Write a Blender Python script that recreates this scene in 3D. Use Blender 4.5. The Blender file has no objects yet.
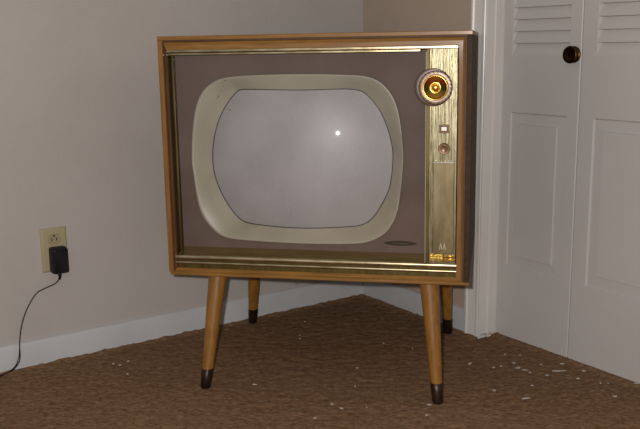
import bpy, bmesh, math, random
from mathutils import Vector, Matrix, noise
random.seed(7)
COL = bpy.context.scene.collection
sin, cos, pi = math.sin, math.cos, math.pi

# ------------------------------------------------------------------ materials
def srgb(r, g, b):
    f = lambda c: (c/255/12.92) if c/255 <= .04045 else ((c/255+.055)/1.055)**2.4
    return (f(r), f(g), f(b), 1)

def new_mat(name):
    m = bpy.data.materials.new(name); m.use_nodes = True
    nt = m.node_tree; b = nt.nodes['Principled BSDF']
    return m, nt, b

def node(nt, kind, **kw):
    n = nt.nodes.new(kind)
    for k, v in kw.items():
        if k in n.inputs: n.inputs[k].default_value = v
        else: setattr(n, k, v)
    return n

def coords(nt, scale=(1, 1, 1)):
    tc = node(nt, 'ShaderNodeTexCoord'); mp = node(nt, 'ShaderNodeMapping')
    mp.inputs['Scale'].default_value = scale
    nt.links.new(tc.outputs['Object'], mp.inputs['Vector'])
    return mp.outputs['Vector']

def noise_mat(name, c1, c2, scale=8, stretch=(1, 1, 1), rough=.5, metal=0, bump=0, bscale=None, detail=4,
              coat=0, spec=.5, lo=.35, hi=.65, bstretch=None, rvar=0, aniso=0):
    m, nt, b = new_mat(name)
    v = coords(nt, stretch)
    n = node(nt, 'ShaderNodeTexNoise', Scale=scale, Detail=detail, Roughness=.6)
    nt.links.new(v, n.inputs['Vector'])
    r = node(nt, 'ShaderNodeValToRGB')
    r.color_ramp.elements[0].position = lo; r.color_ramp.elements[1].position = hi
    r.color_ramp.elements[0].color = c1; r.color_ramp.elements[1].color = c2
    nt.links.new(n.outputs['Fac'], r.inputs['Fac'])
    nt.links.new(r.outputs['Color'], b.inputs['Base Color'])
    b.inputs['Roughness'].default_value = rough
    b.inputs['Metallic'].default_value = metal
    b.inputs['Specular IOR Level'].default_value = spec
    b.inputs['Coat Weight'].default_value = coat
    b.inputs['Coat Roughness'].default_value = .15
    if rvar:
        mr = node(nt, 'ShaderNodeMapRange')
        mr.inputs['To Min'].default_value = rough-rvar; mr.inputs['To Max'].default_value = rough+rvar
        nt.links.new(n.outputs['Fac'], mr.inputs['Value']); nt.links.new(mr.outputs['Result'], b.inputs['Roughness'])
    if bump:
        v2 = coords(nt, bstretch or stretch)
        n2 = node(nt, 'ShaderNodeTexNoise', Scale=bscale or scale, Detail=3)
        nt.links.new(v2, n2.inputs['Vector'])
        bp = node(nt, 'ShaderNodeBump', Strength=1.0); bp.inputs['Distance'].default_value = bump
        nt.links.new(n2.outputs['Fac'], bp.inputs['Height']); nt.links.new(bp.outputs['Normal'], b.inputs['Normal'])
    return m

M = {}
M['wall'] = noise_mat('wall_paint', srgb(170, 163, 157), srgb(176, 169, 163), 3, rough=.75, bump=.0006, bscale=160, spec=.3)
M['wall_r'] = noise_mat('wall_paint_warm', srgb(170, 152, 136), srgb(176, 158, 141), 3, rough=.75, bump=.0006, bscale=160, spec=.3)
M['trim'] = noise_mat('trim_paint', srgb(180, 180, 181), srgb(188, 188, 188), 5, rough=.42, bump=.0003, bscale=40)
M['casing'] = noise_mat('casing_paint', srgb(206, 202, 196), srgb(214, 210, 204), 5, rough=.3, bump=.0003, bscale=30)
M['door'] = noise_mat('door_paint', srgb(182, 176, 172), srgb(188, 182, 178), 2, rough=.42, bump=.0002, bscale=90)
M['wood_x'] = noise_mat('maple_grain_across', srgb(112, 75, 30), srgb(142, 101, 46), 9, (1.2, 16, 16), .42, bump=.0002, coat=.06, spec=.35, lo=.3, hi=.7)
M['wood_z'] = noise_mat('maple_grain_upright', srgb(108, 72, 30), srgb(136, 96, 46), 9, (16, 16, 1.2), .55, bump=.0002, coat=.03, spec=.3, lo=.3, hi=.7)
M['wood_side_shaded'] = noise_mat('maple_side_shaded', srgb(52, 36, 18), srgb(66, 46, 26), 7, (8, 1, 14), .6, spec=.15)  # right cabinet side, its shade darkened into the wood colour
M['wood_shade'] = noise_mat('maple_grain_shaded', srgb(88, 54, 18), srgb(108, 68, 28), 9, (16, 16, 1.2), .5, spec=.2)  # shaded copy of the upright maple for the left frame strip
M['wood_groove_shade'] = noise_mat('groove_shade', srgb(52, 26, 8), srgb(70, 38, 14), 9, (6, 6, 6), .6)  # shade of the frame groove, painted on as a dark strip
M['leg'] = noise_mat('leg_maple', srgb(120, 80, 28), srgb(142, 98, 40), 9, (14, 14, 1.5), .4, bump=.0001, coat=.1, spec=.4)
M['ferrule'] = noise_mat('ferrule_metal', srgb(44, 34, 28), srgb(66, 50, 40), 30, rough=.4, metal=.7)
M['brass'] = noise_mat('bright_brass', srgb(158, 142, 108), srgb(196, 182, 150), 14, (1.5, 8, 8), .3, metal=1, rvar=.08)
M['ledge'] = noise_mat('ledge_brass', srgb(130, 108, 66), srgb(148, 126, 80), 10, (1, 5, 5), .3, metal=.45)
M['brass_dull'] = noise_mat('dull_brass', srgb(78, 64, 26), srgb(98, 84, 42), 12, (6, 6, 1), .45, metal=.7)
M['brushed'] = noise_mat('brushed_brass', srgb(88, 80, 54), srgb(166, 158, 128), 30, (11, 11, .5), .38, metal=.85, bump=.0007, bscale=60, bstretch=(9, 9, .35), lo=.3, hi=.7)
M['plate'] = noise_mat('satin_plate', srgb(106, 94, 66), srgb(128, 116, 88), 9, (4, 4, 1), .4, metal=.75, bump=.0002, bscale=22)
M['gold'] = noise_mat('gold', srgb(220, 184, 80), srgb(250, 232, 140), 120, rough=.24, metal=1, bump=.0006, bscale=260)
M['gold_smooth'] = noise_mat('gold_smooth', srgb(204, 160, 66), srgb(226, 184, 90), 20, rough=.2, metal=1)
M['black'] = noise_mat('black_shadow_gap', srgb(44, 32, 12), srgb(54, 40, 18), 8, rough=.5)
M['mask'] = noise_mat('mask_cloth', srgb(104, 88, 80), srgb(110, 94, 86), 12, (1, 1, 1), .8, bump=.0002, bscale=500, spec=.2)
M['bezel'] = noise_mat('bezel_cream', srgb(156, 149, 132), srgb(166, 158, 141), 10, rough=.4, bump=.0002, bscale=60)
M['gasket'] = noise_mat('gasket_dark', srgb(46, 46, 52), srgb(60, 60, 66), 10, rough=.5)
M['back'] = noise_mat('fibreboard', srgb(88, 62, 40), srgb(104, 76, 52), 60, rough=.9)
M['outlet'] = noise_mat('ivory_plastic', srgb(156, 146, 112), srgb(164, 154, 120), 10, rough=.4)
M['outlet_face'] = noise_mat('ivory_face', srgb(146, 134, 102), srgb(152, 142, 108), 10, rough=.4)
M['slot'] = noise_mat('slot_dark', srgb(34, 26, 18), srgb(44, 34, 24), 10, rough=.7)
M['adapter'] = noise_mat('black_plastic', srgb(13, 13, 17), srgb(18, 18, 23), 30, rough=.5, spec=.3)
M['knob'] = noise_mat('aged_brass_knob', srgb(62, 44, 20), srgb(84, 62, 30), 20, rough=.35, metal=1)
M['ring'] = noise_mat('dial_ring', srgb(98, 80, 66), srgb(128, 108, 92), 60, rough=.35, metal=.5)
M['brown'] = noise_mat('brown_plastic', srgb(98, 66, 40), srgb(116, 82, 50), 20, rough=.35, metal=.3)
M['silver'] = noise_mat('silver', srgb(166, 158, 146), srgb(184, 176, 164), 20, rough=.25, metal=.8)
M['crumb'] = noise_mat('plaster_white', srgb(140, 128, 116), srgb(176, 166, 154), 60, rough=.9)
M['stain'] = noise_mat('brown_stain', srgb(70, 52, 40), srgb(84, 64, 48), 60, rough=.8)
M['wire'] = noise_mat('wire_brown', srgb(60, 48, 40), srgb(74, 60, 50), 60, rough=.6)

def emblem_mat():
    return noise_mat('emblem_dark', srgb(24, 24, 22), srgb(34, 34, 30), 40, rough=.4, metal=.3)
M['emblem'] = emblem_mat()

def dish_mat():
    m, nt, b = new_mat('dial_dish')
    tc = node(nt, 'ShaderNodeTexCoord'); sp = node(nt, 'ShaderNodeSeparateXYZ')
    nt.links.new(tc.outputs['Object'], sp.inputs['Vector'])
    mr = node(nt, 'ShaderNodeMapRange')
    mr.inputs['From Min'].default_value = .700; mr.inputs['From Max'].default_value = .742
    nt.links.new(sp.outputs['Z'], mr.inputs['Value'])
    r = node(nt, 'ShaderNodeValToRGB'); e = r.color_ramp.elements  # red and green reflections painted into the dish colour by height
    e[0].position = .0; e[0].color = srgb(150, 116, 44); e[1].position = 1; e[1].color = srgb(150, 112, 46)
    for p, c in ((.35, srgb(52, 56, 34)), (.55, srgb(66, 46, 24)), (.72, srgb(112, 36, 14)), (.86, srgb(130, 76, 28))):
        x = e.new(p); x.color = c
    nt.links.new(mr.outputs['Result'], r.inputs['Fac']); nt.links.new(r.outputs['Color'], b.inputs['Base Color'])
    b.inputs['Metallic'].default_value = .3; b.inputs['Roughness'].default_value = .35
    return m
M['dish'] = dish_mat()

def tube_mat():
    m, nt, b = new_mat('picture_tube_glass')
    v = coords(nt)
    n = node(nt, 'ShaderNodeTexNoise', Scale=260, Detail=3); nt.links.new(v, n.inputs['Vector'])
    n1 = node(nt, 'ShaderNodeTexNoise', Scale=7, Detail=3); nt.links.new(v, n1.inputs['Vector'])
    mx = node(nt, 'ShaderNodeMath', operation='MULTIPLY_ADD'); mx.inputs[1].default_value = .35
    nt.links.new(n.outputs['Fac'], mx.inputs[0]); nt.links.new(n1.outputs['Fac'], mx.inputs[2])
    r = node(nt, 'ShaderNodeValToRGB')
    r.color_ramp.elements[0].position = .35; r.color_ramp.elements[1].position = 1.0
    r.color_ramp.elements[0].color = srgb(152, 146, 148); r.color_ramp.elements[1].color = srgb(178, 172, 173)
    nt.links.new(mx.outputs[0], r.inputs['Fac']); nt.links.new(r.outputs['Color'], b.inputs['Base Color'])
    b.inputs['Roughness'].default_value = .44
    b.inputs['Specular IOR Level'].default_value = .5
    b.inputs['Coat Weight'].default_value = .04; b.inputs['Coat Roughness'].default_value = .08
    bp = node(nt, 'ShaderNodeBump', Strength=1.0); bp.inputs['Distance'].default_value = .00006
    nt.links.new(n.outputs['Fac'], bp.inputs['Height']); nt.links.new(bp.outputs['Normal'], b.inputs['Normal'])
    return m
M['tube'] = tube_mat()

def glass_mat():
    m, nt, b = new_mat('safety_glass')
    out = nt.nodes['Material Output']; nt.nodes.remove(b)
    tr = node(nt, 'ShaderNodeBsdfTransparent'); tr.inputs['Color'].default_value = (.93, .93, .92, 1)
    gl = node(nt, 'ShaderNodeBsdfGlossy', Roughness=.06); gl.inputs['Color'].default_value = (.9, .9, .92, 1)
    fr = node(nt, 'ShaderNodeFresnel', IOR=1.5)
    mx = node(nt, 'ShaderNodeMixShader')
    nt.links.new(fr.outputs[0], mx.inputs[0]); nt.links.new(tr.outputs[0], mx.inputs[1]); nt.links.new(gl.outputs[0], mx.inputs[2])
    nt.links.new(mx.outputs[0], out.inputs['Surface'])
    return m
M['glass'] = glass_mat()

def carpet_mat():
    m, nt, b = new_mat('carpet')
    n = node(nt, 'ShaderNodeTexNoise', Scale=85, Detail=4, Roughness=.7, Distortion=.6)
    nt.links.new(coords(nt, (.8, 2.0, 1)), n.inputs['Vector'])
    n2 = node(nt, 'ShaderNodeTexNoise', Scale=3.2, Detail=2); nt.links.new(coords(nt), n2.inputs['Vector'])
    r = node(nt, 'ShaderNodeValToRGB'); e = r.color_ramp.elements
    e[0].position = .33; e[0].color = srgb(88, 65, 46); e[1].position = .66; e[1].color = srgb(148, 116, 88)
    nt.links.new(n.outputs['Fac'], r.inputs['Fac'])
    hs = node(nt, 'ShaderNodeHueSaturation')
    mr = node(nt, 'ShaderNodeMapRange'); mr.inputs['To Min'].default_value = .86; mr.inputs['To Max'].default_value = 1.12
    nt.links.new(n2.outputs['Fac'], mr.inputs['Value']); nt.links.new(mr.outputs['Result'], hs.inputs['Value'])
    nt.links.new(r.outputs['Color'], hs.inputs['Color']); nt.links.new(hs.outputs['Color'], b.inputs['Base Color'])
    b.inputs['Roughness'].default_value = 1; b.inputs['Specular IOR Level'].default_value = .05
    n3 = node(nt, 'ShaderNodeTexNoise', Scale=420, Detail=3); nt.links.new(coords(nt), n3.inputs['Vector'])
    bp = node(nt, 'ShaderNodeBump', Strength=1.0); bp.inputs['Distance'].default_value = .0015
    nt.links.new(n3.outputs['Fac'], bp.inputs['Height']); nt.links.new(bp.outputs['Normal'], b.inputs['Normal'])
    return m
M['carpet'] = carpet_mat()

# ------------------------------------------------------------------ helpers
def build(name, bm, mat, parent=None, matrix=None, smooth=False, bevel=0, seg=2, angle=40, **props):
    bmesh.ops.recalc_face_normals(bm, faces=bm.faces)
    me = bpy.data.meshes.new(name); bm.to_mesh(me); bm.free()
    me.materials.append(M[mat] if isinstance(mat, str) else mat)
    o = bpy.data.objects.new(name, me); COL.objects.link(o)
    if parent: o.parent = parent
    if matrix is not None: o.matrix_local = matrix
    if bevel:
        md = o.modifiers.new('bevel', 'BEVEL'); md.width = bevel; md.segments = seg
        md.limit_method = 'ANGLE'; md.angle_limit = math.radians(30)
    if smooth or bevel:
        for p in me.polygons: p.use_smooth = True
        try: me.set_sharp_from_angle(angle=math.radians(angle))
        except Exception: pass
    for k, v in props.items(): o[k] = v
    return o

def empty(name, matrix, **props):
    o = bpy.data.objects.new(name, None); COL.objects.link(o); o.matrix_world = matrix
    o.empty_display_size = .05
    for k, v in props.items(): o[k] = v
    return o

def box(bm, x0, x1, y0, y1, z0, z1):
    vs = [bm.verts.new((x, y, z)) for z in (z0, z1) for y in (y0, y1) for x in (x0, x1)]
    for f in ((0, 1, 3, 2), (4, 6, 7, 5), (0, 4, 5, 1), (2, 3, 7, 6), (0, 2, 6, 4), (1, 5, 7, 3)):
        bm.faces.new([vs[i] for i in f])
    return vs

def loft(bm, rings, closed=True, cap0=False, cap1=False):
    V = [[bm.verts.new(p) for p in r] for r in rings]
    n = len(V[0])
    for a, b in zip(V, V[1:]):
        for i in range(n if closed else n-1):
            j = (i+1) % n
            bm.faces.new((a[i], a[j], b[j], b[i]))
    if cap0: bm.faces.new(V[0][::-1])
    if cap1: bm.faces.new(V[-1])
    return V

def lathe_y(bm, cx, cz, prof, n=48, wob=None, cap=True):
    """turned about an axis along y through (cx, cz); prof = (radius, y)"""
    rings = []
    for k, (r, y) in enumerate(prof):
        rings.append([(cx+(r*(1+(wob(k, i) if wob else 0)))*cos(2*pi*i/n), y, cz+(r*(1+(wob(k, i) if wob else 0)))*sin(2*pi*i/n)) for i in range(n)])
    loft(bm, rings, cap0=cap and prof[0][0] > 0, cap1=cap and prof[-1][0] > 0)

def tube(bm, pts, r, n=8, closed=False):
    P = [Vector(p) for p in pts]; rings = []
    for i, p in enumerate(P):
        a = P[(i-1) % len(P)] if closed or i > 0 else p
        b = P[(i+1) % len(P)] if closed or i < len(P)-1 else p
        t = (b-a).normalized()
        ref = Vector((0, 0, 1)) if abs(t.z) < .95 else Vector((0, 1, 0))
        u = t.cross(ref).normalized(); v = t.cross(u).normalized()
        rr = r(i) if callable(r) else r
        rings.append([tuple(p+(u*cos(2*pi*k/n)+v*sin(2*pi*k/n))*rr) for k in range(n)])
    if closed: rings.append(rings[0])
    loft(bm, rings, cap0=not closed, cap1=not closed)
    if closed: bmesh.ops.remove_doubles(bm, verts=bm.verts, dist=1e-6)

def catmull(P, n=8):
    P = [Vector(p) for p in P]; out = []
    for i in range(len(P)-1):
        p0 = P[max(i-1, 0)]; p1 = P[i]; p2 = P[i+1]; p3 = P[min(i+2, len(P)-1)]
        for k in range(n):
            t = k/n
            out.append(.5*((2*p1)+(p2-p0)*t+(2*p0-5*p1+4*p2-p3)*t*t+(3*p1-p0-3*p2+p3)*t**3))
    out.append(P[-1]); return out

# ------------------------------------------------------------------ camera
F_PX, PITCH, ROLL, CAM_H = 857.82, .19549, -.0110, .81313
fw = Vector((0, cos(PITCH), -sin(PITCH))); up0 = Vector((0, sin(PITCH), cos(PITCH))); rt0 = Vector((1, 0, 0))
rt = rt0*cos(ROLL)+up0*sin(ROLL); up = up0*cos(ROLL)-rt0*sin(ROLL)
cam = bpy.data.cameras.new('camera'); cam.sensor_width = 36; cam.lens = F_PX/640*36; cam.clip_start = .02
co = bpy.data.objects.new('camera', cam); COL.objects.link(co)
co.matrix_world = Matrix(((rt.x, up.x, -fw.x, 0), (rt.y, up.y, -fw.y, 0), (rt.z, up.z, -fw.z, CAM_H), (0, 0, 0, 1)))
bpy.context.scene.camera = co

# ------------------------------------------------------------------ room frames
TH = .60815; CX, CY = .13805, 2.73003
ct, st = cos(TH), sin(TH)
ML = Matrix(((ct, -st, 0, CX), (st, ct, 0, CY), (0, 0, 1, 0), (0, 0, 0, 1)))    # left wall: x = -s, y into the wall
MR = Matrix(((st, ct, 0, CX), (-ct, st, 0, CY), (0, 0, 1, 0), (0, 0, 0, 1)))    # right wall: x = s, y into the wall
DD = .0666
OP0, OP1, OPH = .527, 1.095, 2.03

bm = bmesh.new(); box(bm, -3.4, .11, .010, .12, -.02, 2.44)
build('wall_left', bm, 'wall', matrix=ML, kind='structure')
bm = bmesh.new()
box(bm, -.010, OP0, .010, .12, -.02, 2.44); box(bm, OP1, 2.6, .010, .12, -.02, 2.44); box(bm, OP0, OP1, .010, .12, OPH, 2.44)
build('wall_right', bm, 'wall_r', matrix=MR, kind='structure')

def baseboard(name, x0, x1, mtx):
    bm = bmesh.new(); prof = [(.0102, -.01), (0, -.01), (0, .060), (.002, .0655), (.006, .0685), (.0102, .069)]
    loft(bm, [[(x, y, z) for y, z in prof] for x in (x0, x1)], cap0=True, cap1=True)
    build(name, bm, 'trim', matrix=mtx, kind='structure', smooth=True, angle=30)
baseboard('baseboard_left', -3.4, 0, ML)
baseboard('baseboard_right', 0, .4735, MR)
baseboard('baseboard_closet', 1.1485, 2.6, MR)

# door casing: moulded strip round the opening, and the jamb behind it
def casing_profile():   # (across the width from outer edge to the opening, out)
    return [(0, .0), (0, .012), (.003, .015), (.010, .016), (.014, .0125), (.030, .010), (.040, .009), (.044, .012), (.050, .012), (.053, .009), (.053, 0)]
bm = bmesh.new()
pr = casing_profile(); z1 = OPH
def casing_ring(cx, sgn, z, mitre):
    return [(cx+sgn*w, .0101-o, z+(.053-w if mitre else 0)) for w, o in pr]
L0 = OP0-.053; R0 = OP1+.053
r0 = casing_ring(L0, 1, -.01, False); r1 = casing_ring(L0, 1, z1, True)
r2 = casing_ring(R0, -1, z1, True); r3 = casing_ring(R0, -1, -.01, False)
loft(bm, [r0, r1, r2, r3], cap0=True, cap1=True)
build('trim_1', bm, 'casing', matrix=MR, kind='structure', smooth=True, angle=25)
bm = bmesh.new()
for x0, x1 in ((OP0-.001, OP0+.004), (OP1-.004, OP1+.001)):
    box(bm, x0, x1, -.001, .119, -.01, OPH)
# door stop bead that catches the light in the jamb
box(bm, OP0+.003, OP0+.0075, .030, .046, -.01, OPH)
box(bm, OP0, OP1, .001, .119, OPH-.006, OPH+.001)
build('trim_2', bm, 'casing', matrix=MR, kind='structure', bevel=.001)

# bifold closet leaves: moulded louvres above, a raised panel below
def frustum_ring(bm, a, b, ya, yb):
    """ring of four sloped faces between rectangles a and b=(x0,x1,z0,z1)"""
    A = [(a[0], ya, a[2]), (a[1], ya, a[2]), (a[1], ya, a[3]), (a[0], ya, a[3])]
    B = [(b[0], yb, b[2]), (b[1], yb, b[2]), (b[1], yb, b[3]), (b[0], yb, b[3])]
    loft(bm, [A, B])
def leaf(name, x0, x1, px0, px1):
    Y = DD; top = 2.0; zb = .004; Lz0, Lz1 = .7815, 1.905; Pz0, Pz1 = .2085, .6305
    bm = bmesh.new()
    # front skin as tiles around the two openings
    xs = (x0+.0025, px0, px1, x1-.0025); zs = (zb, Pz0, Pz1, Lz0, Lz1, top)
    for i in range(3):
        for j in range(5):
            if i == 1 and j in (1, 3): continue
            vs = [bm.verts.new((x, Y, z)) for x, z in ((xs[i], zs[j]), (xs[i+1], zs[j]), (xs[i+1], zs[j+1]), (xs[i], zs[j+1]))]
            bm.faces.new(vs)
    # rounded long edges, back, sides
    ed = [(xs[0], Y), (xs[0]-.002, Y+.002), (xs[0]-.002, Y+.033), (xs[3]+.002, Y+.033), (xs[3]+.002, Y+.002), (xs[3], Y)]
    loft(bm, [[(x, y, z) for x, y in ed] for z in (zb, top)], closed=False)
    for z in (zb, top): bm.faces.new([bm.verts.new((x, y, z)) for x, y in ed])
    # raised panel: cove down, flat, slope up to field
    a = (px0, px1, Pz0, Pz1); sh = lambda r, d: (r[0]+d, r[1]-d, r[2]+d, r[3]-d)
    frustum_ring(bm, a, sh(a, .003), Y, Y+.0045)
    frustum_ring(bm, sh(a, .003), sh(a, .030), Y+.0045, Y+.0030)
    frustum_ring(bm, sh(a, .030), sh(a, .0315), Y+.0030, Y-.0002)
    b = sh(a, .0315)
    bm.faces.new([bm.verts.new(p) for p in ((b[0], Y-.0002, b[2]), (b[1], Y-.0002, b[2]), (b[1], Y-.0002, b[3]), (b[0], Y-.0002, b[3]))])
    bmesh.ops.remove_doubles(bm, verts=bm.verts, dist=1e-5)
    d = build(name, bm, 'door', matrix=MR, kind='structure')
    # louvres
    bm = bmesh.new(); n = 37; h = (Lz1-Lz0)/n; dep = .010
    for k in range(n):
        z0 = Lz0+k*h; z1_ = z0+h; i = .0065
        p = [(px0, Y, z0), (px1, Y, z0), (px1-i, Y+dep, z1_-.002), (px0+i, Y+dep, z1_-.002)]
        P = [bm.verts.new(q) for q in p]; bm.faces.new(P)
        Q = [bm.verts.new(q) for q in ((px1, Y+.0, z1_), (px0, Y, z1_))]
        bm.faces.new((P[3], P[2], Q[0], Q[1]))                  # underside of the next slat
        bm.faces.new((P[1], Q[0], P[2])); bm.faces.new((P[0], P[3], Q[1]))
    build('louver_panel', bm, 'door', parent=d)
    return d
d1 = leaf('door_1', .531, .7842, .5615, .7490)
d2 = leaf('door_2', .7850, 1.0905, .8290, 1.0470)
bm = bmesh.new()
lathe_y(bm, .7625, .7825, [(.0, DD), (.0205, DD), (.0205, DD-.002), (.016, DD-.004), (.015, DD-.009),
        (.0200, DD-.012), (.0215, DD-.015), (.0205, DD-.018), (.0175, DD-.0188), (.012, DD-.0165), (.005, DD-.0155), (.0, DD-.0155)], 40)
bmesh.ops.remove_doubles(bm, verts=bm.verts, dist=1e-6)
build('door_knob', bm, 'knob', parent=d1, smooth=True, angle=60, label='round aged brass door knob')

# ------------------------------------------------------------------ carpet
def wall_dist(x, y):
    dx, dy = x-CX, y-CY
    yl = -dx*st+dy*ct           # >0 is into the left wall
    yr = dx*ct+dy*st            # >0 is into the right wall
    s = dx*st-dy*ct
    if s > OP0: yr -= DD
    elif s > OP0-.053: yr += .006
    return -yl, -yr
def axis(a, b, lo, hi, fine, coarse):
    out = []; v = a
    while v < b:
        out.append(v); v += fine if lo <= v < hi else coarse
    out.append(b); return out
xsA = axis(-2.6, 2.6, -1.15, 1.2, .0068, .12); ysA = axis(-1.2, 3.3, 1.35, 2.85, .0068, .12)
verts = []; 
for y in ysA:
    for x in xsA:
        v = Vector((x, y, 0))
        a = noise.noise(Vector((x*34, y*62, 1.3)))
        b = noise.noise(Vector((x*95, y*120, 7.7)))
        c = noise.noise(Vector((x*5, y*7, 3.1)))
        z = .0022*a+.0022*b+.0008*c
        l, r = wall_dist(x, y); dm = min(abs(l), abs(r))
        if dm < .03: z += (.0045+.005*max(0, noise.noise(Vector((x*60, y*60, 9)))))*math.exp(-(dm/.012)**2)
        verts.append((x+.003*b, y+.002*a, z-.001))
nx = len(xsA)
faces = [(j*nx+i, j*nx+i+1, (j+1)*nx+i+1, (j+1)*nx+i) for j in range(len(ysA)-1) for i in range(nx-1)]
me = bpy.data.meshes.new('floor'); me.from_pydata(verts, [], faces); me.materials.append(M['carpet'])
for p in me.polygons: p.use_smooth = True
fl = bpy.data.objects.new('floor', me); COL.objects.link(fl); fl['kind'] = 'structure'

# ------------------------------------------------------------------ television
TX, TY, YAW, TILT = -.0142, 1.90769, -.20346, -.00666
W, H, D, LEG = .70435, .55594, .502, .28158
tv = empty('television', Matrix.Translation((TX, TY, 0)) @ Matrix.Rotation(YAW, 4, 'Z'),
           label='vintage wooden console television with brass trim on four tapered legs', category='television')
MT = Matrix.Rotation(TILT, 4, 'Y')      # the set leans a hair to one side
hw = W/2; Z0, Z1 = LEG, LEG+H
def part(name, bm, mat, parent=tv, **k):
    return build(name, bm, mat, parent=parent, matrix=MT if parent is tv else None, **k)

LT, LS, LB = .0095, .0118, .0068         # lip thickness: top, sides, bottom
bm = bmesh.new(); box(bm, -hw, hw, 0, D, Z1-LT, Z1); part('cabinet_top', bm, 'wood_x', bevel=.0015)
bm = bmesh.new(); box(bm, -hw+.003, hw-.0, 0, D, Z0, Z0+LB); part('cabinet_bottom', bm, 'wood_x', bevel=.0012)
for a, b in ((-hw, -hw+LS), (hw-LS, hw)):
    bm = bmesh.new(); box(bm, a, b, 0.0003, D, Z0+LB, Z1-LT); part('cabinet_side', bm, 'wood_side_shaded' if a > 0 else 'wood_z', bevel=.0010)
bm = bmesh.new(); box(bm, -hw+LS, hw-LS, D-.012, D-.006, Z0+LB, Z1-LT)
part('back_panel', bm, 'back')

# inner wooden frame: each side a moulded strip, mitred
IL, IR, IB, IT = -.3300, .3235, .3000, .8073
OL, OR, OB, OT = -hw+LS, hw-LS, Z0+LB, Z1-LT
def frame_strip(p0, q0, p1, q1, mat, flat=.45, grooved=True):
    """outer edge p0->q0, inner edge p1->q1 in (x,z)"""
    bm = bmesh.new(); rings = []
    for o, i in ((p0, p1), (q0, q1)):
        L = lambda t: (o[0]+(i[0]-o[0])*t, o[1]+(i[1]-o[1])*t)
        rings.append([(*L(t),) + (y,) for t, y in ((0, .030), (0, .008 if grooved else .0002), (.12, .008 if grooved else 0), (.2, .003 if grooved else 0), (1-flat, -.001), (1, -.0012), (1, .030))])
    loft(bm, [[(x, y, z) for x, z, y in r] for r in rings], cap0=True, cap1=True)
    part("front_frame", bm, mat, smooth=True, angle=12)
    if not grooved: return
    bm = bmesh.new(); rr = []
    for o, i in ((p0, p1), (q0, q1)):
        L = lambda d: (o[0]+math.copysign(min(abs(i[0]-o[0]), d), i[0]-o[0]), o[1]+math.copysign(min(abs(i[1]-o[1]), d), i[1]-o[1]))
        rr.append([(L(-.0)[0], .0006, L(-.0)[1]), (L(.0032)[0], .0006, L(.0032)[1]), (L(.0032)[0], .0075, L(.0032)[1]), (L(0)[0], .0075, L(0)[1])])
    loft(bm, rr, cap0=True, cap1=True)
    return part('groove_shade_strip', bm, 'wood_groove_shade')
frame_strip((OL, OT), (OR, OT), (IL, IT), (IR, IT), 'wood_x')
frame_strip((OR, OB), (OL, OB), (IR, IB), (IL, IB), 'wood_x', .7, False)
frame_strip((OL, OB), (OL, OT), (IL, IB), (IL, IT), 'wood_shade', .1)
frame_strip((OR, OT), (OR, OB), (IR, IT), (IR, IB), 'wood_z', .5)

# inside of the recess: dark reveal, mask plane
MY = .045; MX0, MX1, MZ0, MZ1 = -.3345, .2535, .3415, .7985
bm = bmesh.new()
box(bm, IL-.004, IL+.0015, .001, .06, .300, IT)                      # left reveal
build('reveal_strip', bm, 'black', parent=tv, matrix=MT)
bm = bmesh.new()
box(bm, -.3225, -.3175, .004, .012, .3275, .7995)                     # thin upright brass line holding the glass
part('glass_trim', bm, 'brass_dull', bevel=.0012)
# brass trims along the top
bm = bmesh.new(); box(bm, IL, .3230, -.0035, .010, .8003, IT); part('top_trim', bm, 'brass', bevel=.0018, seg=3)
bm = bmesh.new(); box(bm, IL+.004, .2430, -.001, .012, .7945, .8001); part('top_trim', bm, 'brass', bevel=.0015, seg=3)
# brass rails along the bottom
def half_round(z, r, y, x0, x1, mat):
    bm = bmesh.new(); n = 14
    prof = [(y-r*cos(-pi/2+pi*k/n)*.6, z+r*sin(-pi/2+pi*k/n)) for k in range(n+1)]
    loft(bm, [[(x, a, b) for a, b in prof] for x in (x0, x1)], cap0=True, cap1=True)
    return part('bottom_rail', bm, mat, smooth=True, angle=60)
half_round(.3256, .0054, .0, IL-.003, IR, 'brass')
half_round(.3128, .0030, .0, IL-.003, IR, 'brass')
bm = bmesh.new(); box(bm, IL-.003, IR, .001, .02, .2995, .3285); part('rail_backing', bm, 'brass_dull')
# sloping ledge from the rail back to the mask
bm = bmesh.new()
prof = [(.001, .3275), (.006, .3300), (.040, .3405), (.050, .3425), (.050, .3270), (.001, .3262)]
loft(bm, [[(x, y, z) for y, z in prof] for x in (IL, .2585)], cap0=True, cap1=True)
part('sill', bm, 'ledge', bevel=0)

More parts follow.
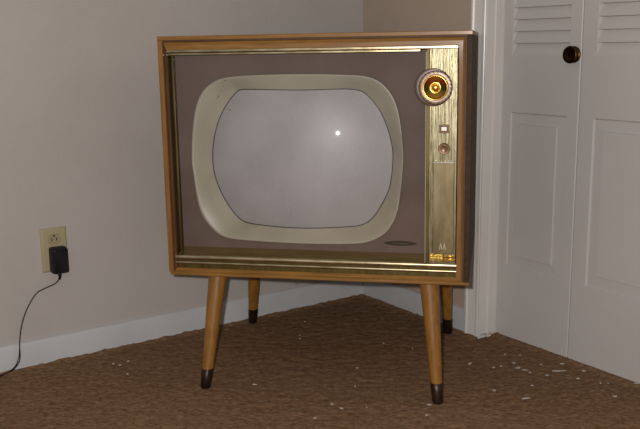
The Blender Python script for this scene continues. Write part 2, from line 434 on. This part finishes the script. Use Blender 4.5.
# outlines (x, z) of the cream surround and of the tube
OUT = [(-0.294, 0.5532), (-0.289, 0.6202), (-0.2783, 0.6767), (-0.2606, 0.7118), (-0.2329, 0.7343), (-0.206, 0.7427), (-0.1535, 0.7475), (-0.0289, 0.7496), (0.0733, 0.7467), (0.1186, 0.7432), (0.1481, 0.7325), (0.1724, 0.709), (0.1872, 0.6801), (0.1969, 0.6361), (0.203, 0.5721), (0.2021, 0.5385), (0.197, 0.4854), (0.1892, 0.4375), (0.1732, 0.4022), (0.1519, 0.3814), (0.1196, 0.3669), (0.0764, 0.3616), (-0.0376, 0.3595), (-0.1585, 0.3631), (-0.2155, 0.3683), (-0.2437, 0.3828), (-0.2713, 0.416), (-0.2839, 0.455), (-0.2909, 0.5163)]
INN = [(-0.2542, 0.5509), (-0.248, 0.6029), (-0.2325, 0.6494), (-0.2094, 0.6877), (-0.1873, 0.7094), (-0.171, 0.7152), (-0.0342, 0.7139), (0.0601, 0.7151), (0.0953, 0.7124), (0.1153, 0.7034), (0.1452, 0.6688), (0.1648, 0.6243), (0.1747, 0.5846), (0.1765, 0.5617), (0.1737, 0.5193), (0.1657, 0.4815), (0.1467, 0.4434), (0.1279, 0.4159), (0.1062, 0.4014), (0.0734, 0.3965), (-0.0414, 0.3927), (-0.1516, 0.3969), (-0.1858, 0.4038), (-0.208, 0.4246), (-0.2297, 0.458), (-0.2481, 0.5026)]
SC = (-.038, .557)
def radial(poly, angs, smooth=0):
    pts = []
    n = len(poly)
    dense = []
    P = poly[-2:]+poly+poly[:3]
    cm = catmull([(x, 0, z) for x, z in P], 6)
    cm = cm[12:12+6*n+1]
    A = [(math.atan2(p.z-SC[1], p.x-SC[0]) % (2*pi), math.hypot(p.z-SC[1], p.x-SC[0])) for p in cm]
    A.sort()
    A = [(A[-1][0]-2*pi, A[-1][1])]+A+[(A[0][0]+2*pi, A[0][1])]
    rs = []
    for a in angs:
        for (a0, r0), (a1, r1) in zip(A, A[1:]):
            if a0 <= a <= a1 and a1 > a0:
                # interpolate along the chord
                t = (a-a0)/(a1-a0); rs.append(r0+(r1-r0)*t); break
        else: rs.append(A[-1][1])
    for _ in range(smooth):
        rs = [(rs[i-1]+2*rs[i]+rs[(i+1) % len(rs)])/4 for i in range(len(rs))]
    return rs
NA = 192
angs = [2*pi*i/NA for i in range(NA)]
def rect_angle(x, z): return math.atan2(z-SC[1], x-SC[0]) % (2*pi)
corners = [rect_angle(x, z) for x in (MX0, MX1) for z in (MZ0, MZ1)]
for c in corners:
    k = min(range(NA), key=lambda i: abs(angs[i]-c)); angs[k] = c
ro = radial(OUT, angs, 1); ri = radial(INN, angs, 1)
def rect_r(a):
    c, s = cos(a), sin(a); t = 9
    if c > 1e-9: t = min(t, (MX1-SC[0])/c)
    if c < -1e-9: t = min(t, (MX0-SC[0])/c)
    if s > 1e-9: t = min(t, (MZ1-SC[1])/s)
    if s < -1e-9: t = min(t, (MZ0-SC[1])/s)
    return t
pol = lambda r, a, y: (SC[0]+r*cos(a), y, SC[1]+r*sin(a))
RS = .55; SY0 = .021
def sph(r): return SY0+RS-math.sqrt(RS*RS-r*r)
bm = bmesh.new()
loft(bm, [[pol(rect_r(a), a, MY) for a in angs], [pol(r*.995, a, MY) for r, a in zip(ro, angs)]])
part('picture_mask', bm, 'mask')
bm = bmesh.new(); rings = []
for f, dy in ((0, .045), (0, .033), (.02, .0305), (.06, .030), (.15, .0315), (.5, .038), (.85, None), (.96, None), (1.0, None), (1.0, 'e')):
    ring = []
    for o, i, a in zip(ro, ri, angs):
        r = o+(i-o)*f; e = sph(i)
        if dy is None: y = .0315+(e-.002-.0315)*((f-.15)/.85)
        elif dy == 'e': y = e+.006
        else: y = dy if f < .5 else .0315+(e-.002-.0315)*((f-.15)/.85)
        ring.append(pol(r, a, y))
    rings.append(ring)
loft(bm, rings)
part('screen_surround', bm, 'bezel', smooth=True, angle=50)
bm = bmesh.new()
tube(bm, [pol(i-.0006, a, sph(i)-.0008) for i, a in zip(ri, angs)], .0014, 8, closed=True)
part('gasket', bm, 'gasket', smooth=True, angle=80)
bm = bmesh.new(); rings = []
for k in range(1, 25):
    t = k/24*1.02
    rings.append([pol(i*t, a, sph(i*t)) for i, a in zip(ri, angs)])
V = loft(bm, rings)
c = bm.verts.new((SC[0], SY0, SC[1]))
for i in range(NA): bm.faces.new((c, V[0][i], V[0][(i+1) % NA]))
tube_o = part('picture_tube', bm, 'tube', smooth=True, angle=80)
# small specks on the tube and scuffs on the surround
def on_tube(px): return px
bm = bmesh.new()
def fleck(bm, x, y, z, rx, rz, rot=0):
    n = 8; c0 = [(x+rx*cos(2*pi*i/n)*cos(rot)-rz*sin(2*pi*i/n)*sin(rot), y, z+rx*cos(2*pi*i/n)*sin(rot)+rz*sin(2*pi*i/n)*cos(rot)) for i in range(n)]
    bm.faces.new([bm.verts.new(p) for p in c0])
for x, z, r in ((-.204, .668, .0017), (-.075, .487, .0011), (.005, .545, .001), (-.16, .405, .0012), (.045, .47, .0009), (-.06, .425, .001), (-.17, .43, .0009)):
    rr = math.hypot(x-SC[0], z-SC[1]); bm = bmesh.new(); fleck(bm, x, sph(rr)-.0008, z, r, r*.9); part('glass_speck', bm, 'stain')
def bez_y(x, z):
    a = math.atan2(z-SC[1], x-SC[0]) % (2*pi); k = min(range(NA), key=lambda i: abs(angs[i]-a))
    r = math.hypot(x-SC[0], z-SC[1]); f = (ro[k]-r)/(ro[k]-ri[k]); return .0315+(sph(ri[k])-.002-.0315)*max(0, (f-.15)/.85)-.0012
for x, z, a, b, q in ((-.205, .737, .0035, .0009, .2), (-.212, .731, .0008, .0022, .3), (-.213, .723, .0008, .0018, 0), (-.218, .714, .0008, .0014, .2),
                      (-.209, .716, .0008, .0012, 0), (-.228, .700, .0022, .0012, .7), (-.231, .695, .001, .0012, 0), (-.255, .46, .0005, .0025, 0), (-.257, .51, .0005, .003, 0)):
    bm = bmesh.new(); fleck(bm, x, bez_y(x, z), z, a, b, q); part('surround_scuff', bm, 'stain')
# oval emblem on the mask, with its centre line of tiny lettering too small to read
ex, ez = .1945, .3640
ex0, ex1 = .153, .227
bm = bmesh.new(); n = 40
top = [(ex+.0385*cos(pi*i/n), ez+.0058*sin(pi*i/n)**1.5) for i in range(n+1)]
bot = [(ex+.0385*cos(pi+pi*i/n), ez-.0058*abs(sin(pi*i/n))**1.5) for i in range(1, n)]
o2 = top+bot
loft(bm, [[(x, MY, z) for x, z in o2], [(x, MY-.002, z) for x, z in o2]], cap1=True)
em = part('emblem', bm, 'emblem')
bm = bmesh.new()
for k in range(9):
    x = ex-.018+k*.0045
    box(bm, x-.0014, x+.0014, MY-.0027, MY-.0021, ez-.0010, ez+.0010)
build('emblem_bar', bm, 'brass_dull', parent=em)
bm = bmesh.new(); fleck(bm, .134, MY-.001, .3475, .0022, .0013); part('mask_speck', bm, 'stain')
bm = bmesh.new(); fleck(bm, .164, MY-.001, .3535, .003, .0016); part('mask_speck', bm, 'stain')

# safety glass
bm = bmesh.new()
vs = [bm.verts.new(p) for p in ((-.3178, .008, .3300), (.2555, .008, .3300), (.2555, .008, .7950), (-.3178, .008, .7950))]
bm.faces.new(vs)
part('safety_glass', bm, 'glass')
bm = bmesh.new(); box(bm, .2532, .2552, .0055, .0085, .3300, .7945)
part('glass_edge', bm, noise_mat('glass_edge', srgb(150, 146, 132), srgb(170, 166, 150), 10, rough=.2), bevel=.0006)

# brass control panel down the right
bm = bmesh.new()
box(bm, .2553, .2622, .002, .046, .3300, .8001)
part('panel_edge', bm, 'brass_dull', bevel=.0008)
bm = bmesh.new()
prof = [(.2622, .030), (.2622, -.001), (.2632, -.0026), (.2660, -.0026), (.2668, -.0020), (.2760, -.0020), (.2940, -.0030), (.2948, -.0018), (.2960, -.0018), (.2968, -.0030),
        (.3040, -.0026), (.3046, -.0018), (.3090, -.0018), (.3096, -.0026), (.3210, -.0026), (.3222, -.0010), (.3222, .030)]
loft(bm, [[(x, y, z) for x, y in prof] for z in (.3300, .8001)], cap0=True, cap1=True)
cp = part('control_panel', bm, 'brushed')
cover = bmesh.new(); box(cover, .2712, .3172, -.0062, -.0010, .3540, .5598)
cover = build('cover_plate', cover, 'plate', parent=cp, bevel=.0014, seg=3)
bm = bmesh.new(); box(bm, .2712, .3172, -.0082, -.0030, .5560, .5602); build('cover_hinge', bm, 'silver', parent=cp, bevel=.0008)
# two-peaked M mark at the foot of the plate
bm = bmesh.new()
def poly_prism(bm, pts, y0, y1):
    loft(bm, [[(x, y0, z) for x, z in pts], [(x, y1, z) for x, z in pts]], cap0=True, cap1=True)
mx, mz = .2935, .3650
for s in (-1, 1):
    pts = [(0.0006, .0000), (.0034, .0130), (.0046, .0130), (.0078, -.0010), (.0058, -.0010), (.0040, .0076), (.0024, .0000)]
    poly_prism(bm, [(mx+s*a, mz+b) for a, b in pts], -.0062, -.0075)
build('logo_mark', bm, noise_mat('logo_silver', srgb(186, 178, 154), srgb(198, 190, 166), 20, rough=.3, metal=.5), parent=cp)
# textured gold pieces below
bm = bmesh.new(); box(bm, .2655, .2948, -.0085, -.0010, .3385, .3528)
for k in range(5):
    box(bm, .2668+k*.0056, .2706+k*.0056, -.0100, -.0080, .3400+.0012*(k % 2), .3460); box(bm, .2675+k*.0053, .2710+k*.0053, -.0098, -.0080, .3475, .3515-.001*(k % 2))
build('gold_badge', bm, 'gold', parent=cp, bevel=.0006)
bm = bmesh.new()
for a, b, y in ((.3375, .3432, -.0075), (.3440, .3462, -.0050), (.3472, .3512, -.0070)):
    box(bm, .2955, .3215, y, -.0010, a, b)
build('gold_bar', bm, 'gold_smooth', parent=cp, bevel=.0012)
# channel dial
KX, KZ = .2755, .7190; KY = -.004
bm = bmesh.new()
lathe_y(bm, KX-.005, KZ, [(.0405, .004), (.041, -.001), (.040, -.0035), (.038, -.004), (.034, -.004)], 64)
build('dial_escutcheon', bm, noise_mat('smoked_rim', srgb(84, 68, 60), srgb(96, 80, 70), 30, rough=.25, metal=.3), parent=cp, smooth=True, angle=50)
bm = bmesh.new()
def wob(k, i): return .018*(1 if i % 4 < 2 else -1) if k in (3, 4) else 0
lathe_y(bm, KX, KZ, [(.035, -.003), (.0362, -.006), (.0362, -.013), (.0345, -.0165), (.0300, -.0175), (.0268, -.0170), (.0262, -.014)], 96, wob, cap=False)
build('dial_ring', bm, 'ring', parent=cp, smooth=True, angle=40)
bm = bmesh.new()
lathe_y(bm, KX, KZ, [(.0272, -.0165), (.0266, -.0190), (.0250, -.0195), (.0232, -.0180), (.0222, -.0150)], 64, cap=False)
build('dial_rim', bm, 'gold_smooth', parent=cp, smooth=True, angle=70)
bm = bmesh.new()
lathe_y(bm, KX, KZ, [(.0224, -.0152), (.0200, -.0120), (.0160, -.0100), (.0118, -.0085), (.0100, -.0085)], 64, cap=False)
build('dial_dish', bm, 'dish', parent=cp, smooth=True, angle=70)
bm = bmesh.new()
lathe_y(bm, KX, KZ, [(.0105, -.008), (.0120, -.0170), (.0116, -.0196), (.0100, -.0200), (.0084, -.0185), (.0078, -.0200), (.0060, -.0216), (.003, -.0224), (0, -.0226)], 48)
bmesh.ops.remove_doubles(bm, verts=bm.verts, dist=1e-6)
build('dial_knob', bm, 'gold_smooth', parent=cp, smooth=True, angle=60)
# slide button
bm = bmesh.new()
a = (.2832, .3050, .6212, .6398); b = (.2868, .3014, .6248, .6362)
fr_ = lambda r, y: [(r[0], y, r[2]), (r[1], y, r[2]), (r[1], y, r[3]), (r[0], y, r[3])]
loft(bm, [fr_(a, -.001), fr_(a, -.0062), fr_(b, -.0062), fr_(b, -.003)])
build('button_frame', bm, 'brown', parent=cp, bevel=.0009)
bm = bmesh.new(); box(bm, .2870, .3012, -.0058, -.001, .6250, .6360); build('button', bm, 'silver', parent=cp, bevel=.0014, seg=3)
bm = bmesh.new()
lathe_y(bm, .2945, .5878, [(.0122, -.001), (.0125, -.0045), (.0112, -.0062), (.0080, -.0060), (.0074, -.0045), (.0066, -.0045), (.0066, -.0120), (.0056, -.0132), (.003, -.0128), (0, -.0126)], 40)
bmesh.ops.remove_doubles(bm, verts=bm.verts, dist=1e-6)
build('volume_knob', bm, 'brown', parent=cp, smooth=True, angle=35)
bm = bmesh.new(); lathe_y(bm, .3178, .5830, [(.0013, -.002), (.0012, -.0036), (0, -.0042)], 16)
bmesh.ops.remove_doubles(bm, verts=bm.verts, dist=1e-6)
build('rivet', bm, 'silver', parent=cp, smooth=True)
# two added studs standing in for flash glints in the upper left corner
for x in (-.3370, -.3278):
    bm = bmesh.new(); lathe_y(bm, x, .7960, [(.0021, .003), (.0021, -.0030), (.0014, -.0044), (0, -.0048)], 16)
    bmesh.ops.remove_doubles(bm, verts=bm.verts, dist=1e-6)
    part('corner_glint', bm, 'silver', smooth=True, angle=80)

# legs with dark ferrules
for (tx, ty, fx, fy) in ((-.2500, .064, -.2745, .001), (.2585, .064, .2857, .0075), (-.2590, .425, -.2985, .5016), (.2715, .425, .2811, .5044)):
    T = MT @ Vector((tx, ty, Z0)); T = Vector((T.x, T.y, T.z+.001)); Fp = Vector((fx, fy, -.001))
    def ring(t, r, n=28):
        c = T+(Fp-T)*t
        return [(c.x+r*cos(2*pi*i/n), c.y+r*sin(2*pi*i/n), c.z) for i in range(n)]
    R_ = lambda t: .0230+(.0118-.0230)*t
    tf = .835
    bm = bmesh.new()
    loft(bm, [ring(t, R_(t)) for t in [k*.0835 for k in range(11)]], cap0=True, cap1=True)
    lg = build('leg', bm, 'leg', parent=tv, smooth=True, angle=50)
    bm = bmesh.new()
    loft(bm, [ring(tf, R_(tf)+.0002), ring(tf+.002, R_(tf)+.0010), ring(.9, R_(.9)+.0009), ring(.985, R_(.985)+.0008), ring(1.0, R_(1)-.001)], cap0=True, cap1=True)
    build('ferrule', bm, 'ferrule', parent=lg, smooth=True, angle=50, label='dark metal tip')

# little curl of wire hanging under the cabinet
bm = bmesh.new()
tube(bm, catmull([(-.060, .05, Z0+.004), (-.061, .05, Z0-.006), (-.058, .048, Z0-.012), (-.061, .046, Z0-.018), (-.065, .048, Z0-.013), (-.062, .05, Z0-.009)], 5), .0008, 6)
part('loose_wire', bm, 'wire', smooth=True)

# ------------------------------------------------------------------ outlet, adapter, cord
WY = .010     # wall face in the left wall frame
OX = -1.0025; OZ = .300
ME = ML @ Matrix.Translation((OX, WY, OZ-.058))
ou = empty('wall_outlet', ME, label='ivory two-socket wall outlet plate above the left baseboard', category='outlet')
bm = bmesh.new()
w2, h2 = .0340, .058
rect = lambda a, b, y: [(-a, y, OZc-b), (a, y, OZc-b), (a, y, OZc+b), (-a, y, OZc+b)]
OZc = .058
loft(bm, [rect(w2, h2, 0), rect(w2, h2, -.002), rect(w2-.004, h2-.004, -.0055)], cap0=True, cap1=True)
build('cover_plate', bm, 'outlet', parent=ou, bevel=.001)
for dz in (.0285, -.0285):
    bm = bmesh.new(); n = 40; pts = []
    for i in range(n):
        a = 2*pi*i/n; x = .0168*cos(a); z = max(-.0140, min(.0140, .0168*sin(a))); pts.append((x, OZc+dz+z))
    poly_prism(bm, pts, -.004, -.0072)
    rc = build('receptacle', bm, 'outlet_face', parent=ou, bevel=.0006)
    bm = bmesh.new()
    box(bm, -.0072, -.0048, -.0076, -.0060, OZc+dz-.0050, OZc+dz+.0040); box(bm, .0048, .0072, -.0076, -.0060, OZc+dz-.0042, OZc+dz+.0034)
    loft(bm, [[(.0028*cos(2*pi*i/14), y, OZc+dz+.0085+.0028*sin(2*pi*i/14)) for i in range(14)] for y in (-.0060, -.0076)], cap0=True, cap1=True)
    build('slot', bm, 'slot', parent=rc)
bm = bmesh.new(); lathe_y(bm, 0, OZc, [(.0030, -.005), (.0028, -.0066), (0, -.0070)], 16)
bmesh.ops.remove_doubles(bm, verts=bm.verts, dist=1e-6)
build('screw', bm, 'silver', parent=ou, smooth=True)

AX = -.9985
ad = empty('power_adapter', ML @ Matrix.Translation((AX, WY-.0075, .242)), label='black plug-in power adapter with thin cord in the wall outlet', category='power adapter')
bm = bmesh.new()
def rrect(hx, hz, y, r=.006, cz=.0335):
    pts = []
    for sx, sz, a0 in ((1, 1, 0), (-1, 1, pi/2), (-1, -1, pi), (1, -1, 1.5*pi)):
        for k in range(6):
            a = a0+k*pi/10; pts.append((sx*(hx-r)+r*cos(a), y, cz+sz*(hz-r)+r*sin(a)))
    return pts
loft(bm, [rrect(.0205, .0335, 0), rrect(.0212, .0342, -.004), rrect(.0212, .0342, -.018), rrect(.0195, .0325, -.030), rrect(.0165, .0295, -.0335)], cap0=True, cap1=True)
build('housing', bm, 'adapter', parent=ad, smooth=True, angle=40)
bm = bmesh.new()
tube(bm, [(.000, -.013, .004), (.000, -.013, -.004), (.000, -.012, -.012), (-.001, -.011, -.019)], lambda i: (.0052, .0048, .0036, .0026)[i], 10)
build('strain_relief', bm, 'adapter', parent=ad, smooth=True)
def cord(pts, r=.0015):
    bm = bmesh.new(); L = ME2
    tube(bm, catmull([(-s-AX, -(WY-.0075)-o, z-.242) for s, z, o in pts], 8), r, 8)
    build('cord', bm, 'adapter', parent=ad, smooth=True)
ME2 = None
cord([(.9995, .226, .004), (1.003, .2195, .006), (1.016, .213, .010), (1.040, .206, .010), (1.062, .196, .009), (1.083, .168, .008), (1.098, .138, .008), (1.108, .105, .008),
      (1.114, .070, .010), (1.116, .045, .014), (1.121, .026, .016), (1.140, .010, .020), (1.175, .006, .028), (1.23, .005, .04), (1.40, .005, .06)])
cord([(1.1125, .080, .0085), (1.1165, .055, .013), (1.121, .036, .015), (1.133, .017, .018), (1.160, .0065, .026), (1.21, .006, .05), (1.36, .005, .09)], .0012)

# ------------------------------------------------------------------ plaster crumbs on the carpet
def floor_pt(px, py):
    d = fw*F_PX+rt*(px-320)+up*(214.5-py); t = -CAM_H/d.z
    return Vector((d.x*t, d.y*t, 0))
def crumb(px, py, sx, sy, rot, label, group):
    """sx, sy in metres"""
    bm = bmesh.new(); bmesh.ops.create_icosphere(bm, subdivisions=2, radius=1)
    for v in bm.verts:
        k = .9+.75*noise.noise(v.co*1.9+Vector((px, py, 0)))
        v.co = Vector((v.co.x*sx*k, v.co.y*sy*k, v.co.z*.0022*k))
    p = floor_pt(px, py); p.z = .0045 if label.find('casing') < 0 else .010
    build('plaster_crumb', bm, 'crumb', matrix=Matrix.Translation(p) @ Matrix.Rotation(rot, 4, 'Z'), smooth=True, angle=60,
          label=label, category='crumb', group=group)
G1 = 'plaster crumbs by the closet doors'; G2 = 'stray plaster crumbs on the carpet'; G3 = 'plaster crumbs near the left baseboard'; G4 = 'plaster crumbs beside the front right leg'
near = 'small white plaster crumb on the brown carpet in front of the closet doors'
for px, py, sx, sy, r in ((513.4, 364.5, .004, .008, .4), (524.7, 371.5, .007, .003, .1), (501, 367.5, .003, .005, -.5), (493.7, 369, .006, .002, .6),
    (547, 376.8, .005, .0035, 0), (561.8, 365.4, .007, .002, .2), (578, 380, .005, .004, .5), (531.7, 387.2, .004, .003, 0),
    (614.7, 398, .008, .002, .1), (600.6, 384.7, .003, .002, 0), (608, 384.7, .003, .002, .3), (609, 374, .004, .002, 0), (636, 385, .006, .003, -.5), (520, 356.5, .003, .003, 0),
    (541, 366, .003, .002, .2), (505, 356, .002, .002, 0), (584, 372.5, .006, .0015, -.3), (530, 374, .004, .0015, .2)):
    crumb(px, py, sx, sy, r, near, G1)
crumb(517.5, 369.5, .007, .006, .5, 'largest white plaster crumb on the carpet in front of the left closet leaf', G1)
crumb(558.5, 372.6, .019, .0022, .12, 'long thin streak of white plaster on the carpet below the seam of the closet doors', G1)
crumb(526, 400, .012, .0028, .2, 'elongated white plaster flake on the carpet, nearest the camera right of the front right leg', G1)
crumb(494, 392, .004, .004, 0, 'lone pale plaster crumb on the carpet between front right leg and closet', G1)
crumb(470, 365, .004, .010, -.5, 'slanting white plaster streak on the carpet just right of the right legs', G1)
crumb(484, 338, .009, .006, -.3, 'white plaster crumb heaped against the foot of the door casing', 'plaster at the foot of the casing')
crumb(490.5, 337, .006, .004, .3, 'small white plaster crumb at the inner foot of the door casing', 'plaster at the foot of the casing')
for px, py, a, b in ((300, 336.5, .002, .002), (300, 340, .003, .002), (305, 323, .003, .0022), (357, 369.5, .003, .0015), (366.7, 409, .002, .002), (412.5, 350, .0015, .004),
                     (383.6, 344.7, .0025, .0015), (355, 388, .002, .0015), (341, 410, .007, .0012), (315, 420, .004, .0012), (332, 406, .005, .0011)):
    crumb(px, py, a, b, random.uniform(-.6, .3), 'tiny white speck of plaster on the carpet under or in front of the television', G2)
crumb(254.2, 386, .0055, .0028, .1, 'bright white plaster crumb alone on the carpet between the two front legs', G2)
for px, py, a, b in ((429.4, 406.5, .005, .002), (426.7, 417, .005, .002)):
    crumb(px, py, a, b, .3, 'white plaster fleck on the carpet just in front of the front right leg', G4)
for px, py, a, b in ((113.6, 365.3, .004, .0018), (120, 366.6, .0035, .002), (128.2, 362.8, .004, .0018), (127.5, 375.7, .003, .0022)):
    crumb(px, py, a, b, .3, 'small white plaster speck on the carpet along the left baseboard', G3)
crumb(202.5, 384.5, .003, .002, 0, 'white plaster speck beside the foot of the front left leg', G2)

# ------------------------------------------------------------------ light
w = bpy.data.worlds.new('world'); bpy.context.scene.world = w; w.use_nodes = True
bg = w.node_tree.nodes['Background']; bg.inputs['Color'].default_value = (1.0, .965, .93, 1); bg.inputs['Strength'].default_value = .31
def lamp(name, kind, loc, energy, color, **kw):
    l = bpy.data.lights.new(name, kind); l.energy = energy; l.color = color
    for k, v in kw.items(): setattr(l, k, v)
    o = bpy.data.objects.new(name, l); COL.objects.link(o); o.location = loc; return o
lamp('camera_flash', 'POINT', Vector((0, 0, CAM_H))+rt*(-.045)+up*.035, 94, (1, .97, .95), shadow_soft_size=.012)
sc = bpy.context.scene
sc.view_settings.view_transform = 'Standard'; sc.view_settings.look = 'None'; sc.view_settings.exposure = 0; sc.view_settings.gamma = 1
